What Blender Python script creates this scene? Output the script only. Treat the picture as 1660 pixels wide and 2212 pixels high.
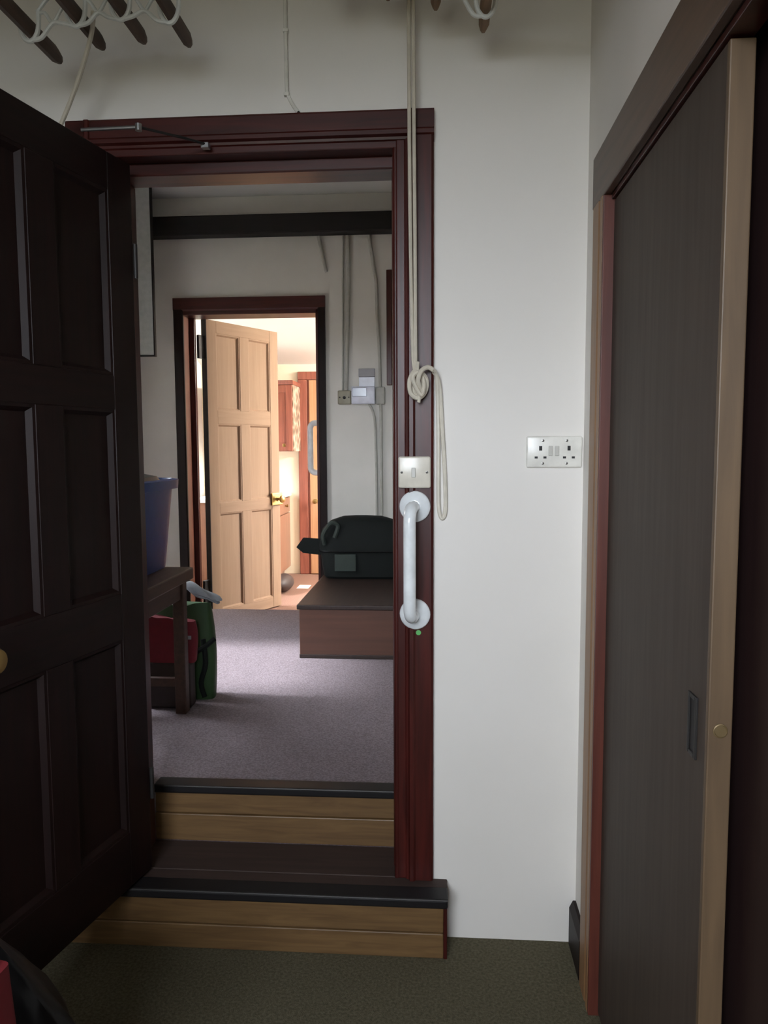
import bpy, bmesh, math, random
from mathutils import Vector, Matrix

random.seed(7)
scene = bpy.context.scene
C = scene.collection
for o in list(bpy.data.objects):
    bpy.data.objects.remove(o)

# ------------------------------------------------------------------ camera
F_PX, W_PX, H_PX = 1640.0, 1660.0, 2212.0
PITCH = math.atan((H_PX / 2 - 965.0) / F_PX)
YAW = math.radians(4.1)
ROLL = 0.0045
fw = Vector((-math.sin(YAW) * math.cos(PITCH), math.cos(YAW) * math.cos(PITCH), -math.sin(PITCH)))
r0 = Vector((math.cos(YAW), math.sin(YAW), 0))
u0 = r0.cross(fw)
rt = r0 * math.cos(ROLL) - u0 * math.sin(ROLL)
up = u0 * math.cos(ROLL) + r0 * math.sin(ROLL)
cd = bpy.data.cameras.new('camera')
cam = bpy.data.objects.new('camera', cd)
C.objects.link(cam)
cam.matrix_world = Matrix(((rt.x, up.x, -fw.x, 0), (rt.y, up.y, -fw.y, 0), (rt.z, up.z, -fw.z, 1.386), (0, 0, 0, 1)))
cd.sensor_fit = 'VERTICAL'
cd.sensor_height = 36.0
cd.lens = 36.0 * F_PX / H_PX
cd.clip_start = 0.02
scene.camera = cam

# ------------------------------------------------------------------ world, lights, exposure
wd = bpy.data.worlds.new('sky')
scene.world = wd
wd.use_nodes = True
wn = wd.node_tree
bg = wn.nodes['Background']
wtc = wn.nodes.new('ShaderNodeTexCoord')
wsx = wn.nodes.new('ShaderNodeSeparateXYZ')
wrp = wn.nodes.new('ShaderNodeValToRGB')          # overcast sky above the horizon, dull ground below it
wrp.color_ramp.elements[0].position = 0.49
wrp.color_ramp.elements[0].color = (0.10, 0.10, 0.08, 1)
wrp.color_ramp.elements[1].position = 0.51
wrp.color_ramp.elements[1].color = (0.88, 0.91, 1.0, 1)
wma = wn.nodes.new('ShaderNodeMath')
wma.operation = 'MULTIPLY_ADD'
wma.inputs[1].default_value = 0.5
wma.inputs[2].default_value = 0.5
wn.links.new(wtc.outputs['Generated'], wsx.inputs[0])
wn.links.new(wsx.outputs['Z'], wma.inputs[0])
wn.links.new(wma.outputs[0], wrp.inputs[0])
wn.links.new(wrp.outputs[0], bg.inputs[0])
bg.inputs[1].default_value = 30.0
vs = scene.view_settings
vs.view_transform = 'Standard'
vs.look = 'None'
vs.gamma = 1
vs.use_curve_mapping = False
vs.exposure = 0.0


def portal(name, loc, d, sx, sy):
    """daylight portal filling one of the real window openings (guides the sky light, adds none)"""
    l = bpy.data.lights.new(name, 'AREA')
    l.shape = 'RECTANGLE'
    l.size, l.size_y = sx, sy
    l.cycles.is_portal = True
    o = bpy.data.objects.new(name, l)
    C.objects.link(o)
    o.location = loc
    o.rotation_euler = Vector(d).to_track_quat('-Z', 'Z').to_euler()
    return o


sl = bpy.data.lights.new('hazy_sun', 'SUN')
sl.energy = 9.5
sl.angle = math.radians(9)
sl.color = (0.96, 0.95, 1.0)
so_ = bpy.data.objects.new('hazy_sun', sl)
C.objects.link(so_)
so_.rotation_euler = Vector((1.0, 0.02, -0.95)).to_track_quat('-Z', 'Y').to_euler()
portal('near_window_portal', (-0.615, -1.63, 1.98), (0, 1, 0), 1.27, 1.2)
portal('hall_door_portal', (-2.42, 3.48, 1.27), (1, 0, 0), 0.9, 1.86)
portal('kitchen_window_portal', (1.73, 6.15, 1.525), (-1, 0, 0), 1.3, 1.15)
portal('kitchen_side_window_portal', (-2.33, 6.0, 1.6), (1, 0, 0), 1.1, 0.9)

# ------------------------------------------------------------------ materials
MATS = {}


def base_mat(name):
    m = bpy.data.materials.new(name)
    m.use_nodes = True
    nt = m.node_tree
    b = nt.nodes['Principled BSDF']
    return m, nt, b


def lin(c):
    return tuple(((v / 255) / 12.92 if v / 255 <= 0.04045 else (((v / 255) + 0.055) / 1.055) ** 2.4) for v in c) + (1,)


def noise_mix(nt, b, c1, c2, scale3, nscale, detail=6, lo=0.35, hi=0.65, distort=0.0):
    tc = nt.nodes.new('ShaderNodeTexCoord')
    mp = nt.nodes.new('ShaderNodeMapping')
    mp.inputs['Scale'].default_value = scale3
    nz = nt.nodes.new('ShaderNodeTexNoise')
    nz.inputs['Scale'].default_value = nscale
    nz.inputs['Detail'].default_value = detail
    nz.inputs['Distortion'].default_value = distort
    rp = nt.nodes.new('ShaderNodeValToRGB')
    rp.color_ramp.elements[0].position = lo
    rp.color_ramp.elements[1].position = hi
    rp.color_ramp.elements[0].color = c1
    rp.color_ramp.elements[1].color = c2
    nt.links.new(tc.outputs['Object'], mp.inputs['Vector'])
    nt.links.new(mp.outputs['Vector'], nz.inputs['Vector'])
    nt.links.new(nz.outputs['Fac'], rp.inputs['Fac'])
    nt.links.new(rp.outputs['Color'], b.inputs['Base Color'])
    return nz, mp, tc, rp


def bump(nt, b, src, strength, dist=0.002):
    bp = nt.nodes.new('ShaderNodeBump')
    bp.inputs['Strength'].default_value = strength
    bp.inputs['Distance'].default_value = dist
    nt.links.new(src, bp.inputs['Height'])
    nt.links.new(bp.outputs['Normal'], b.inputs['Normal'])


def wood(name, c1, c2, rough=0.4, axis='z', nscale=6, bmp=0.15, spec=0.5):
    m, nt, b = base_mat(name)
    s = {'x': (0.6, 9, 9), 'y': (9, 0.6, 9), 'z': (9, 9, 0.6)}[axis]
    nz, *_ = noise_mix(nt, b, lin(c1), lin(c2), s, nscale, 8, 0.3, 0.7, 0.6)
    b.inputs['Roughness'].default_value = rough
    b.inputs['Specular IOR Level'].default_value = spec
    bump(nt, b, nz.outputs['Fac'], bmp, 0.001)
    MATS[name] = m
    return m


def knotty(name, c1, c2, dark, rough=0.5):
    m, nt, b = base_mat(name)
    nz, mp, tc, rp = noise_mix(nt, b, lin(c1), lin(c2), (0.7, 8, 8), 6, 8, 0.3, 0.7, 1.2)
    vo = nt.nodes.new('ShaderNodeTexVoronoi')
    vo.inputs['Scale'].default_value = 4.0
    mp2 = nt.nodes.new('ShaderNodeMapping')
    mp2.inputs['Scale'].default_value = (0.8, 0.8, 2.2)
    nt.links.new(tc.outputs['Object'], mp2.inputs['Vector'])
    nt.links.new(mp2.outputs['Vector'], vo.inputs['Vector'])
    r2 = nt.nodes.new('ShaderNodeValToRGB')
    r2.color_ramp.elements[0].position = 0.03
    r2.color_ramp.elements[1].position = 0.09
    r2.color_ramp.elements[0].color = (1, 1, 1, 1)
    r2.color_ramp.elements[1].color = (0, 0, 0, 1)
    nt.links.new(vo.outputs['Distance'], r2.inputs['Fac'])
    mx = nt.nodes.new('ShaderNodeMix')
    mx.data_type = 'RGBA'
    nt.links.new(r2.outputs['Color'], mx.inputs['Factor'])
    nt.links.new(rp.outputs['Color'], mx.inputs['A'])
    mx.inputs['B'].default_value = lin(dark)
    nt.links.new(mx.outputs['Result'], b.inputs['Base Color'])
    b.inputs['Roughness'].default_value = rough
    bump(nt, b, nz.outputs['Fac'], 0.15, 0.001)
    MATS[name] = m
    return m


def paint(name, c1, c2=None, rough=0.6, nscale=2.5, bmp=0.1, bscale=60):
    m, nt, b = base_mat(name)
    noise_mix(nt, b, lin(c1), lin(c2 or c1), (1, 1, 1), nscale, 5, 0.3, 0.7)
    b.inputs['Roughness'].default_value = rough
    tc = nt.nodes.new('ShaderNodeTexCoord')
    n2 = nt.nodes.new('ShaderNodeTexNoise')
    n2.inputs['Scale'].default_value = bscale
    n2.inputs['Detail'].default_value = 4
    nt.links.new(tc.outputs['Object'], n2.inputs['Vector'])
    if bmp:
        bump(nt, b, n2.outputs['Fac'], bmp, 0.003)
    MATS[name] = m
    return m


def plain(name, c, rough=0.4, metal=0.0, spec=0.5, coat=0.0):
    m, nt, b = base_mat(name)
    c2 = tuple(min(255, v * 1.06) for v in c)
    noise_mix(nt, b, lin(c), lin(c2), (1, 1, 1), 30, 3)
    b.inputs['Roughness'].default_value = rough
    b.inputs['Metallic'].default_value = metal
    b.inputs['Specular IOR Level'].default_value = spec
    b.inputs['Coat Weight'].default_value = coat
    MATS[name] = m
    return m


def carpet(name, c1, c2):
    m, nt, b = base_mat(name)
    noise_mix(nt, b, lin(c1), lin(c2), (1, 1, 1), 140, 6, 0.35, 0.65)
    b.inputs['Roughness'].default_value = 1.0
    b.inputs['Specular IOR Level'].default_value = 0.05
    tc = nt.nodes.new('ShaderNodeTexCoord')
    n2 = nt.nodes.new('ShaderNodeTexNoise')
    n2.inputs['Scale'].default_value = 350
    nt.links.new(tc.outputs['Object'], n2.inputs['Vector'])
    bump(nt, b, n2.outputs['Fac'], 0.7, 0.004)
    MATS[name] = m
    return m


wood('mahogany', (52, 19, 16), (78, 29, 24), 0.36, 'z', 6, 0.15, 0.35)
wood('mahogany_x', (52, 19, 16), (78, 29, 24), 0.32, 'x')
wood('door_dark', (20, 9, 8), (30, 14, 12), 0.5, 'z', 6, 0.15, 0.22)
wood('door_dark_x', (20, 9, 8), (30, 14, 12), 0.5, 'x', 6, 0.15, 0.22)
wood('pine_trim', (134, 98, 66), (158, 118, 80), 0.45, 'z')
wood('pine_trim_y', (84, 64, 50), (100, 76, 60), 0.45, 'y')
wood('red_reveal', (96, 54, 40), (122, 70, 52), 0.45, 'z')
wood('reveal_dark', (84, 42, 33), (104, 54, 42), 0.45, 'z')
wood('slab', (72, 62, 55), (83, 72, 64), 0.6, 'z', 5, 0.05, 0.2)
wood('slab_edge', (90, 72, 53), (108, 87, 64), 0.5, 'z')
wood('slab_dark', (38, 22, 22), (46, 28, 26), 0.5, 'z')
knotty('step_oak', (98, 73, 46), (122, 94, 60), (62, 42, 27), 0.45)
wood('tread', (56, 42, 37), (68, 52, 46), 0.7, 'x')
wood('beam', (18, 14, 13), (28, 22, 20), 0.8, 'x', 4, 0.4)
wood('chest', (92, 61, 48), (106, 70, 54), 0.5, 'x', 3)
wood('chest_top', (44, 32, 28), (57, 42, 36), 0.5, 'y')
wood('bench', (64, 44, 35), (82, 57, 45), 0.5, 'y')
wood('cream_door', (143, 117, 97), (151, 125, 104), 0.7, 'z', 5, 0.05, 0.1)
wood('cream_door_x', (143, 117, 97), (151, 125, 104), 0.7, 'x', 5, 0.05, 0.1)
wood('pine_door', (168, 124, 90), (188, 142, 106), 0.4, 'z')
wood('red_cab', (122, 68, 55), (146, 86, 70), 0.35, 'z')
wood('base_cab', (124, 88, 70), (146, 106, 84), 0.4, 'z')
wood('rod_shaded', (70, 52, 42), (94, 70, 54), 0.6, 'y')  # left airer's slats: their shade is put into this darker brown
wood('rod_pale', (112, 84, 56), (140, 106, 72), 0.6, 'y')
paint('wall', (230, 226, 219), (236, 232, 226), 0.65, 2.0, 0.12, 45)
paint('wall_hall', (220, 219, 211), (232, 230, 223), 0.75, 3.0, 0.35, 22)
paint('ceil', (216, 216, 212), None, 0.8, 2, 0.05)
paint('wall_tan', (150, 138, 122), None, 0.8, 2, 0.05)
paint('sky_block', (96, 82, 70), (112, 96, 82), 0.9, 6, 0.3)
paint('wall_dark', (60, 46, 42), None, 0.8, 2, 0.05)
paint('kitchen', (238, 226, 200), (242, 232, 208), 0.7, 2, 0.05)
paint('kitchen_white', (246, 246, 244), None, 0.6, 2, 0.02)
carpet('carpet_near', (84, 80, 64), (108, 102, 84))
carpet('carpet_hall', (128, 118, 122), (158, 146, 152))
carpet('kitchen_floor', (122, 94, 82), (138, 108, 95))
plain('nosing', (28, 26, 27), 0.45, 0, 0.3)
plain('white_plastic', (226, 224, 216), 0.25)
plain('white_gloss', (232, 236, 238), 0.18, 0, 0.5, 0.3)
plain('ivory', (214, 208, 194), 0.25)
plain('cord', (198, 190, 174), 0.8)
plain('hole', (20, 18, 18), 0.6)
plain('rocker', (196, 194, 186), 0.35)
plain('screw', (130, 128, 124), 0.35, 0.8)
plain('brass', (158, 132, 84), 0.32, 1.0)
plain('brass_dull', (112, 94, 64), 0.5, 0.4)
plain('steel', (150, 150, 150), 0.35, 0.9)
plain('dark_steel', (52, 50, 49), 0.5, 0.6)
plain('iron_white', (206, 208, 204), 0.45)
plain('green_dot', (90, 176, 96), 0.5)
plain('black_fabric', (24, 28, 27), 0.85, 0, 0.25)
plain('black_mesh', (48, 58, 53), 0.8)
plain('black_plastic', (9, 9, 10), 0.4, 0, 0.3)
plain('blue', (40, 66, 128), 0.45)
plain('red_fabric', (116, 30, 42), 0.8)
plain('red_glove', (120, 28, 36), 0.8)
plain('green_bag', (40, 70, 33), 0.6)
plain('grey_cloth', (150, 156, 162), 0.9)
plain('conduit', (176, 176, 168), 0.6)
plain('meter_white', (222, 226, 240), 0.3)
plain('meter_screen', (90, 98, 124), 0.15)
plain('label_grey', (150, 150, 154), 0.5)
plain('jbox', (150, 146, 128), 0.45)
plain('worktop', (236, 232, 222), 0.3)
plain('paper', (240, 214, 204), 0.8)
plain('shoe', (46, 34, 32), 0.6)
plain('panel_grey', (168, 172, 168), 0.7)
plain('frame_white', (224, 226, 226), 0.4)


def glass_mat(name, col=(1, 1, 1, 1)):
    m, nt, b = base_mat(name)
    nt.nodes.remove(b)
    out = nt.nodes['Material Output']
    tr = nt.nodes.new('ShaderNodeBsdfTransparent')
    tr.inputs[0].default_value = col
    gl = nt.nodes.new('ShaderNodeBsdfGlossy')
    gl.inputs['Roughness'].default_value = 0.02
    mx = nt.nodes.new('ShaderNodeMixShader')
    mx.inputs[0].default_value = 0.06
    nt.links.new(tr.outputs[0], mx.inputs[1])
    nt.links.new(gl.outputs[0], mx.inputs[2])
    nt.links.new(mx.outputs[0], out.inputs[0])
    MATS[name] = m


glass_mat('glass', (0.96, 0.98, 0.98, 1))


def mottled():  # brown to pale cell mottle for the cupboard side panel
    m, nt, b = base_mat('mottled')
    tc = nt.nodes.new('ShaderNodeTexCoord')
    vo = nt.nodes.new('ShaderNodeTexVoronoi')
    vo.inputs['Scale'].default_value = 16
    rp = nt.nodes.new('ShaderNodeValToRGB')
    e = rp.color_ramp.elements
    e[0].position, e[0].color = 0.2, lin((84, 70, 54))
    e[1].position, e[1].color = 0.75, lin((196, 172, 156))
    k = e.new(0.45)
    k.color = lin((130, 108, 88))
    nt.links.new(tc.outputs['Object'], vo.inputs['Vector'])
    nt.links.new(vo.outputs['Distance'], rp.inputs['Fac'])
    nt.links.new(rp.outputs['Color'], b.inputs['Base Color'])
    b.inputs['Roughness'].default_value = 0.5
    MATS['mottled'] = m


mottled()

# ------------------------------------------------------------------ mesh helpers


def box(bm, x0, x1, y0, y1, z0, z1, bev=0.0, seg=2):
    vs_ = [bm.verts.new((x, y, z)) for x in (x0, x1) for y in (y0, y1) for z in (z0, z1)]
    idx = [(0, 1, 3, 2), (4, 6, 7, 5), (0, 4, 5, 1), (2, 3, 7, 6), (0, 2, 6, 4), (1, 5, 7, 3)]
    fs = [bm.faces.new([vs_[i] for i in f]) for f in idx]
    if bev > 0:
        es = list({e for f in fs for e in f.edges})
        bmesh.ops.bevel(bm, geom=es, offset=bev, segments=seg, affect='EDGES', profile=0.5)
    return bm


def prism(bm, poly, axis, a, b):
    """poly: 2D points; extruded along axis between a and b"""
    def mk(p, t):
        if axis == 'x':
            return (t, p[0], p[1])
        if axis == 'y':
            return (p[0], t, p[1])
        return (p[0], p[1], t)
    v0 = [bm.verts.new(mk(p, a)) for p in poly]
    v1 = [bm.verts.new(mk(p, b)) for p in poly]
    n = len(poly)
    bm.faces.new(v0)
    bm.faces.new(v1[::-1])
    for i in range(n):
        bm.faces.new((v0[i], v1[i], v1[(i + 1) % n], v0[(i + 1) % n]))
    return bm


def smooth_path(pts, n=6, closed=False):
    P = [Vector(p) for p in pts]
    out = []
    m = len(P)
    rng = range(m if closed else m - 1)
    for i in rng:
        if closed:
            p0, p1, p2, p3 = P[(i - 1) % m], P[i], P[(i + 1) % m], P[(i + 2) % m]
        else:
            p0, p1, p2, p3 = P[max(i - 1, 0)], P[i], P[i + 1], P[min(i + 2, m - 1)]
        for k in range(n):
            t = k / n
            out.append(0.5 * ((2 * p1) + (p2 - p0) * t + (2 * p0 - 5 * p1 + 4 * p2 - p3) * t * t + (3 * p1 - p0 - 3 * p2 + p3) * t ** 3))
    if not closed:
        out.append(P[-1])
    return out


def tube(bm, pts, r, seg=10, closed=False, radii=None):
    P = [Vector(p) for p in pts]
    n = len(P)
    rings = []
    prev = None
    for i in range(n):
        if closed:
            t = (P[(i + 1) % n] - P[i - 1])
        else:
            t = P[min(i + 1, n - 1)] - P[max(i - 1, 0)]
        t.normalize()
        if prev is None:
            a = Vector((0, 0, 1)) if abs(t.z) < 0.9 else Vector((1, 0, 0))
            nrm = t.cross(a).normalized()
        else:
            nrm = (prev - t * prev.dot(t)).normalized()
        prev = nrm
        bn = t.cross(nrm)
        rr = radii[i] if radii else r
        rings.append([bm.verts.new(P[i] + nrm * (rr * math.cos(2 * math.pi * k / seg)) + bn * (rr * math.sin(2 * math.pi * k / seg))) for k in range(seg)])
    for i in range(n if closed else n - 1):
        a, b = rings[i], rings[(i + 1) % n]
        for k in range(seg):
            bm.faces.new((a[k], a[(k + 1) % seg], b[(k + 1) % seg], b[k]))
    if not closed:
        bm.faces.new(rings[0][::-1])
        bm.faces.new(rings[-1])
    return bm


def lathe(bm, prof, origin, axis, seg=24):
    """prof: (radius, distance along axis)"""
    ax = Vector(axis).normalized()
    a = Vector((0, 0, 1)) if abs(ax.z) < 0.9 else Vector((1, 0, 0))
    u = ax.cross(a).normalized()
    v = ax.cross(u)
    o = Vector(origin)
    rings = []
    for r, h in prof:
        if r < 1e-6:
            rings.append([bm.verts.new(o + ax * h)])
        else:
            rings.append([bm.verts.new(o + ax * h + u * (r * math.cos(2 * math.pi * k / seg)) + v * (r * math.sin(2 * math.pi * k / seg))) for k in range(seg)])
    for i in range(len(rings) - 1):
        A, B = rings[i], rings[i + 1]
        for k in range(seg):
            k2 = (k + 1) % seg
            if len(A) == 1 and len(B) == 1:
                continue
            if len(A) == 1:
                bm.faces.new((A[0], B[k], B[k2]))
            elif len(B) == 1:
                bm.faces.new((A[k], B[0], A[k2]))
            else:
                bm.faces.new((A[k], B[k], B[k2], A[k2]))
    if len(rings[0]) > 1:
        bm.faces.new(rings[0][::-1])
    if len(rings[-1]) > 1:
        bm.faces.new(rings[-1])
    return bm


def loft(bm, rings, cap=True):
    R = [[bm.verts.new(p) for p in ring] for ring in rings]
    n = len(R[0])
    for a, b in zip(R[:-1], R[1:]):
        for k in range(n):
            bm.faces.new((a[k], a[(k + 1) % n], b[(k + 1) % n], b[k]))
    if cap:
        bm.faces.new(R[0][::-1])
        bm.faces.new(R[-1])
    return bm


def rrect(cx, cy, hx, hy, z, r=0.35, n=28):
    pts = []
    for i in range(n):
        a = 2 * math.pi * i / n
        c_, s_ = math.cos(a), math.sin(a)
        e = 0.45
        pts.append((cx + hx * math.copysign(abs(c_) ** e, c_), cy + hy * math.copysign(abs(s_) ** e, s_), z))
    return pts


ROOTM = {}


def thing(name, loc, label, cat, rz=0.0, group=None, kind=None):
    o = bpy.data.objects.new(name, None)
    o.empty_display_size = 0.05
    C.objects.link(o)
    o.location = loc
    o.rotation_euler = (0, 0, rz)
    o['label'] = label
    o['category'] = cat
    if group:
        o['group'] = group
    if kind:
        o['kind'] = kind
    ROOTM[o] = Matrix.Translation(loc) @ Matrix.Rotation(rz, 4, 'Z')
    return o


def obj(name, bm, mat, parent=None, smooth=False, label=None, cat=None, kind=None, group=None, local=False, origin=None):
    bmesh.ops.recalc_face_normals(bm, faces=bm.faces)
    if parent is not None:
        M = ROOTM[parent]
        if not local:
            bm.transform(M.inverted())
    elif origin is not None:
        bm.transform(Matrix.Translation(-Vector(origin)))
    me = bpy.data.meshes.new(name)
    bm.to_mesh(me)
    bm.free()
    me.materials.append(MATS[mat])
    if smooth:
        for p in me.polygons:
            p.use_smooth = True
        try:
            me.set_sharp_from_angle(angle=math.radians(40))
        except Exception:
            pass
    o = bpy.data.objects.new(name, me)
    C.objects.link(o)
    if parent is not None:
        o.parent = parent
        ROOTM[o] = ROOTM[parent]
    elif origin is not None:
        o.location = origin
        ROOTM[o] = Matrix.Translation(origin)
    else:
        ROOTM[o] = Matrix.Identity(4)
    if label:
        o['label'] = label
    if cat:
        o['category'] = cat
    if kind:
        o['kind'] = kind
    if group:
        o['group'] = group
    return o


def B(*args, **kw):
    return box(bmesh.new(), *args, **kw)


def T(pts, r, **kw):
    return tube(bmesh.new(), pts, r, **kw)


def boxes(lst, bev=0.0):
    bm = bmesh.new()
    for b in lst:
        box(bm, *b, bev=bev)
    return bm


def struct(name, bm, mat, label, cat):
    return obj(name, bm, mat, None, label=label, cat=cat, kind='structure')


# ------------------------------------------------------------------ setting: near room
ZU = 0.345      # hall floor
ZT = 0.176      # first tread
ZK = 0.20       # kitchen floor
YA0, YA1 = 2.05, 2.19
YB0, YB1 = 4.75, 4.90

struct('floor', B(-1.42, 1.15, -1.62, 2.05, -0.08, 0.0), 'carpet_near', 'olive brown carpet in front of the wooden steps', 'floor')
struct('wall_front', boxes([(-2.5, -0.90, YA0, YA1, -0.08, 3.0), (-0.105, 1.15, YA0, YA1, -0.08, 3.0), (-0.90, -0.105, YA0, YA1, 2.19, 3.0), (-0.90, -0.105, YA0, YA1, -0.08, 0.15)]),
       'wall', 'off white painted wall with the dark door frame and socket', 'wall')
# right wall with sliding wardrobe opening
struct('wall_right', boxes([(0.384, 0.42, 1.80, 2.05, 0, 2.75), (0.384, 0.42, 0.10, 1.80, 1.96, 2.75), (0.384, 0.42, -1.5, 0.10, 0, 2.75)]),
       'wall', 'off white side wall above and around the sliding door', 'wall')
struct('wall_left', B(-1.42, -1.30, -1.5, 2.05, 0, 2.75), 'wall_tan', 'tan side wall behind the open dark door', 'wall')
struct('wall_rear', boxes([(-1.42, -1.25, -1.62, -1.5, 0, 2.75), (0.02, 1.15, -1.62, -1.5, 0, 2.75), (-1.25, 0.02, -1.62, -1.5, 0, 1.38), (-1.25, 0.02, -1.62, -1.5, 2.58, 2.75)]), 'wall_tan', 'tan painted wall at the back of the near room', 'wall')
struct('ceiling', B(-1.42, 1.15, -1.62, 2.05, 2.75, 2.85), 'wall_tan', 'tan ceiling above the clothes airers', 'ceiling')
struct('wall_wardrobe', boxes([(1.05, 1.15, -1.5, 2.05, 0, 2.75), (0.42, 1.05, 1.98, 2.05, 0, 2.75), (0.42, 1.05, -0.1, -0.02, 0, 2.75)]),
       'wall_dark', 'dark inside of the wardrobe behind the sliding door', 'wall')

# near window (behind the open leaf's side, lights the room)
w = thing('window_1', (-0.615, -1.56, 1.38), 'white framed window in the back wall of the near room', 'window', kind='structure')
obj('window_frame', boxes([(-1.25, -1.21, -1.59, -1.53, 1.38, 2.58), (-0.02, 0.02, -1.59, -1.53, 1.38, 2.58), (-1.21, -0.02, -1.59, -1.53, 1.38, 1.42), (-1.21, -0.02, -1.59, -1.53, 2.54, 2.58)], 0.004), 'frame_white', w)
obj('glazing_bar', B(-0.63, -0.60, -1.575, -1.545, 1.42, 2.54), 'frame_white', w)
obj('pane', B(-1.21, -0.63, -1.562, -1.558, 1.42, 2.54), 'glass', w)
obj('pane', B(-0.60, -0.02, -1.562, -1.558, 1.42, 2.54), 'glass', w)

struct('baseboard_right', prism(bmesh.new(), [(0.366, 0), (0.384, 0), (0.384, 0.125), (0.376, 0.125), (0.366, 0.105)], 'y', 1.895, 2.045), 'door_dark', 'short dark skirting board in the corner by the sliding door', 'baseboard')

# ------------------------------------------------------------------ door frame 1
t = thing('trim_1', (-0.47, YA0, ZT), 'dark mahogany door frame above the wooden steps', 'door frame', kind='structure')


def casing_profile(w_):
    # (distance from outer edge, projection)
    return [(0, 0), (0, 0.016), (0.006, 0.020), (w_ - 0.030, 0.020), (w_ - 0.024, 0.026), (w_ - 0.014, 0.026), (w_ - 0.010, 0.016), (w_ - 0.004, 0.014), (w_, 0.008), (w_, 0)]


pr = casing_profile(0.078)
obj('side_casing', prism(bmesh.new(), [(-0.013 - a, YA0 - b) for a, b in pr], 'z', ZT, 2.25), 'mahogany', t)
obj('side_casing', prism(bmesh.new(), [(-0.99 + a, YA0 - b) for a, b in pr], 'z', ZT, 2.25), 'mahogany', t)
pr2 = casing_profile(0.078)
obj('head_casing', prism(bmesh.new(), [(YA0 - b - 0.0005, 2.252 - a) for a, b in pr2], 'x', -0.99, -0.012), 'mahogany_x', t)
# lining (jambs) with bead and stop
obj('jamb', boxes([(-0.112, -0.086, YA0 - 0.012, YA1 + 0.004, ZT, 2.19)], 0.004), 'mahogany', t)
obj('jamb', boxes([(-0.90, -0.874, YA0 - 0.002, YA1 + 0.004, ZT, 2.19)], 0.003), 'mahogany', t)
obj('head_jamb', boxes([(-0.90, -0.086, YA0 - 0.010, YA1 + 0.004, 2.158, 2.19)], 0.003), 'mahogany_x', t)
obj('door_stop', boxes([(-0.126, -0.110, YA0 + 0.045, YA1, ZT, 2.127)], 0.005), 'mahogany', t)
obj('door_stop', boxes([(-0.875, -0.866, YA0 + 0.045, YA1, ZT, 2.127)], 0.005), 'mahogany', t)
obj('door_stop', boxes([(-0.875, -0.110, YA0 + 0.045, YA1, 2.126, 2.160)], 0.004), 'mahogany_x', t)
obj('bead', T([(-0.113, YA0 - 0.004, ZT), (-0.113, YA0 - 0.004, 2.16)], 0.008, seg=12), 'mahogany', t, True)

# ------------------------------------------------------------------ steps
s = thing('wooden_step', (-0.45, 2.0, 0), 'lower wooden step on the olive carpet with a black nosing', 'step', kind='structure')
obj('riser_board', B(-1.20, 0.016, 1.957, 1.975, 0.072, 0.150, bev=0.003), 'step_oak', s)
obj('riser_board', B(-1.20, 0.016, 1.955, 1.975, 0.0, 0.0705, bev=0.003), 'step_oak', s)
obj('end_board', B(0.016, 0.026, 1.953, 2.048, 0.0, 0.151, bev=0.002), 'mahogany', s)
obj('tread_board', B(-1.20, 0.026, 2.004, 2.048, 0.150, ZT - 0.003, bev=0.002), 'tread', s)
obj('tread_board', B(-0.90, -0.105, 2.048, 2.205, 0.150, ZT - 0.001, bev=0.002), 'tread', s)
obj('nosing', B(-1.20, 0.028, 1.940, 2.004, 0.149, ZT, bev=0.006, seg=3), 'nosing', s)
obj('nosing_ridge', T([(-1.20, 1.944, ZT - 0.003), (0.028, 1.944, ZT - 0.003)], 0.004, seg=8), 'dark_steel', s, True)

s = thing('wooden_step', (-0.47, 2.2, ZT), 'upper wooden step inside the doorway edging the grey carpet', 'step', kind='structure')
obj('riser_board', B(-0.872, -0.112, 2.208, 2.225, 0.262, 0.332, bev=0.003), 'step_oak', s)
obj('riser_board', B(-0.872, -0.112, 2.203, 2.225, ZT, 0.261, bev=0.003), 'step_oak', s)
obj('nosing', B(-0.872, -0.112, 2.190, 2.252, 0.331, ZU + 0.012, bev=0.006, seg=3), 'nosing', s)
obj('nosing_ridge', T([(-0.872, 2.193, ZU + 0.009), (-0.112, 2.193, ZU + 0.009)], 0.004, seg=8), 'dark_steel', s, True)

# ------------------------------------------------------------------ hall shell
struct('floor', boxes([(-2.45, 0.72, 2.225, YB0, 0.18, ZU), (-2.45, 0.72, 2.19, 2.2245, -0.10, 0.1745), (-2.45, 0.72, 2.2245, 2.40, -0.1, 0.18)]), 'carpet_hall', 'grey mauve carpet of the hall beyond the doorway', 'floor')
struct('wall_hall_far', boxes([(-2.5, -1.62, YB0, YB1, 0.1, 3.0), (-0.715, 1.72, YB0, YB1, 0.1, 3.0), (-1.62, -0.715, YB0, YB1, 2.245, 3.0), (-1.62, -0.715, YB0, YB1, 0.1, 0.2)]),
       'wall_hall', 'uneven white plaster wall around the kitchen doorway', 'wall')
HD0, HD1 = 3.03, 3.93
struct('wall_hall_left', boxes([(-2.40, -1.95, YA1, HD0, 0.18, 2.98), (-2.40, -1.95, HD1, YB0, 0.18, 2.98), (-2.40, -1.95, HD0, HD1, 2.20, 2.98)]),
       'wall_hall', 'left wall of the hall with the glazed outside door', 'wall')
struct('wall_hall_right', B(0.60, 0.72, YA1, YB0, 0.18, 2.98), 'wall_hall', 'right wall of the hall beyond the wooden chest', 'wall')
struct('ceiling', B(-2.45, 0.72, YA1, YB0, 2.925, 3.0), 'ceil', 'white ceiling of the hall above the dark beam', 'ceiling')
w = thing('window_2', (-2.35, 3.48, ZU), 'white framed glazed outside door in the left hall wall', 'window', kind='structure')
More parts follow.
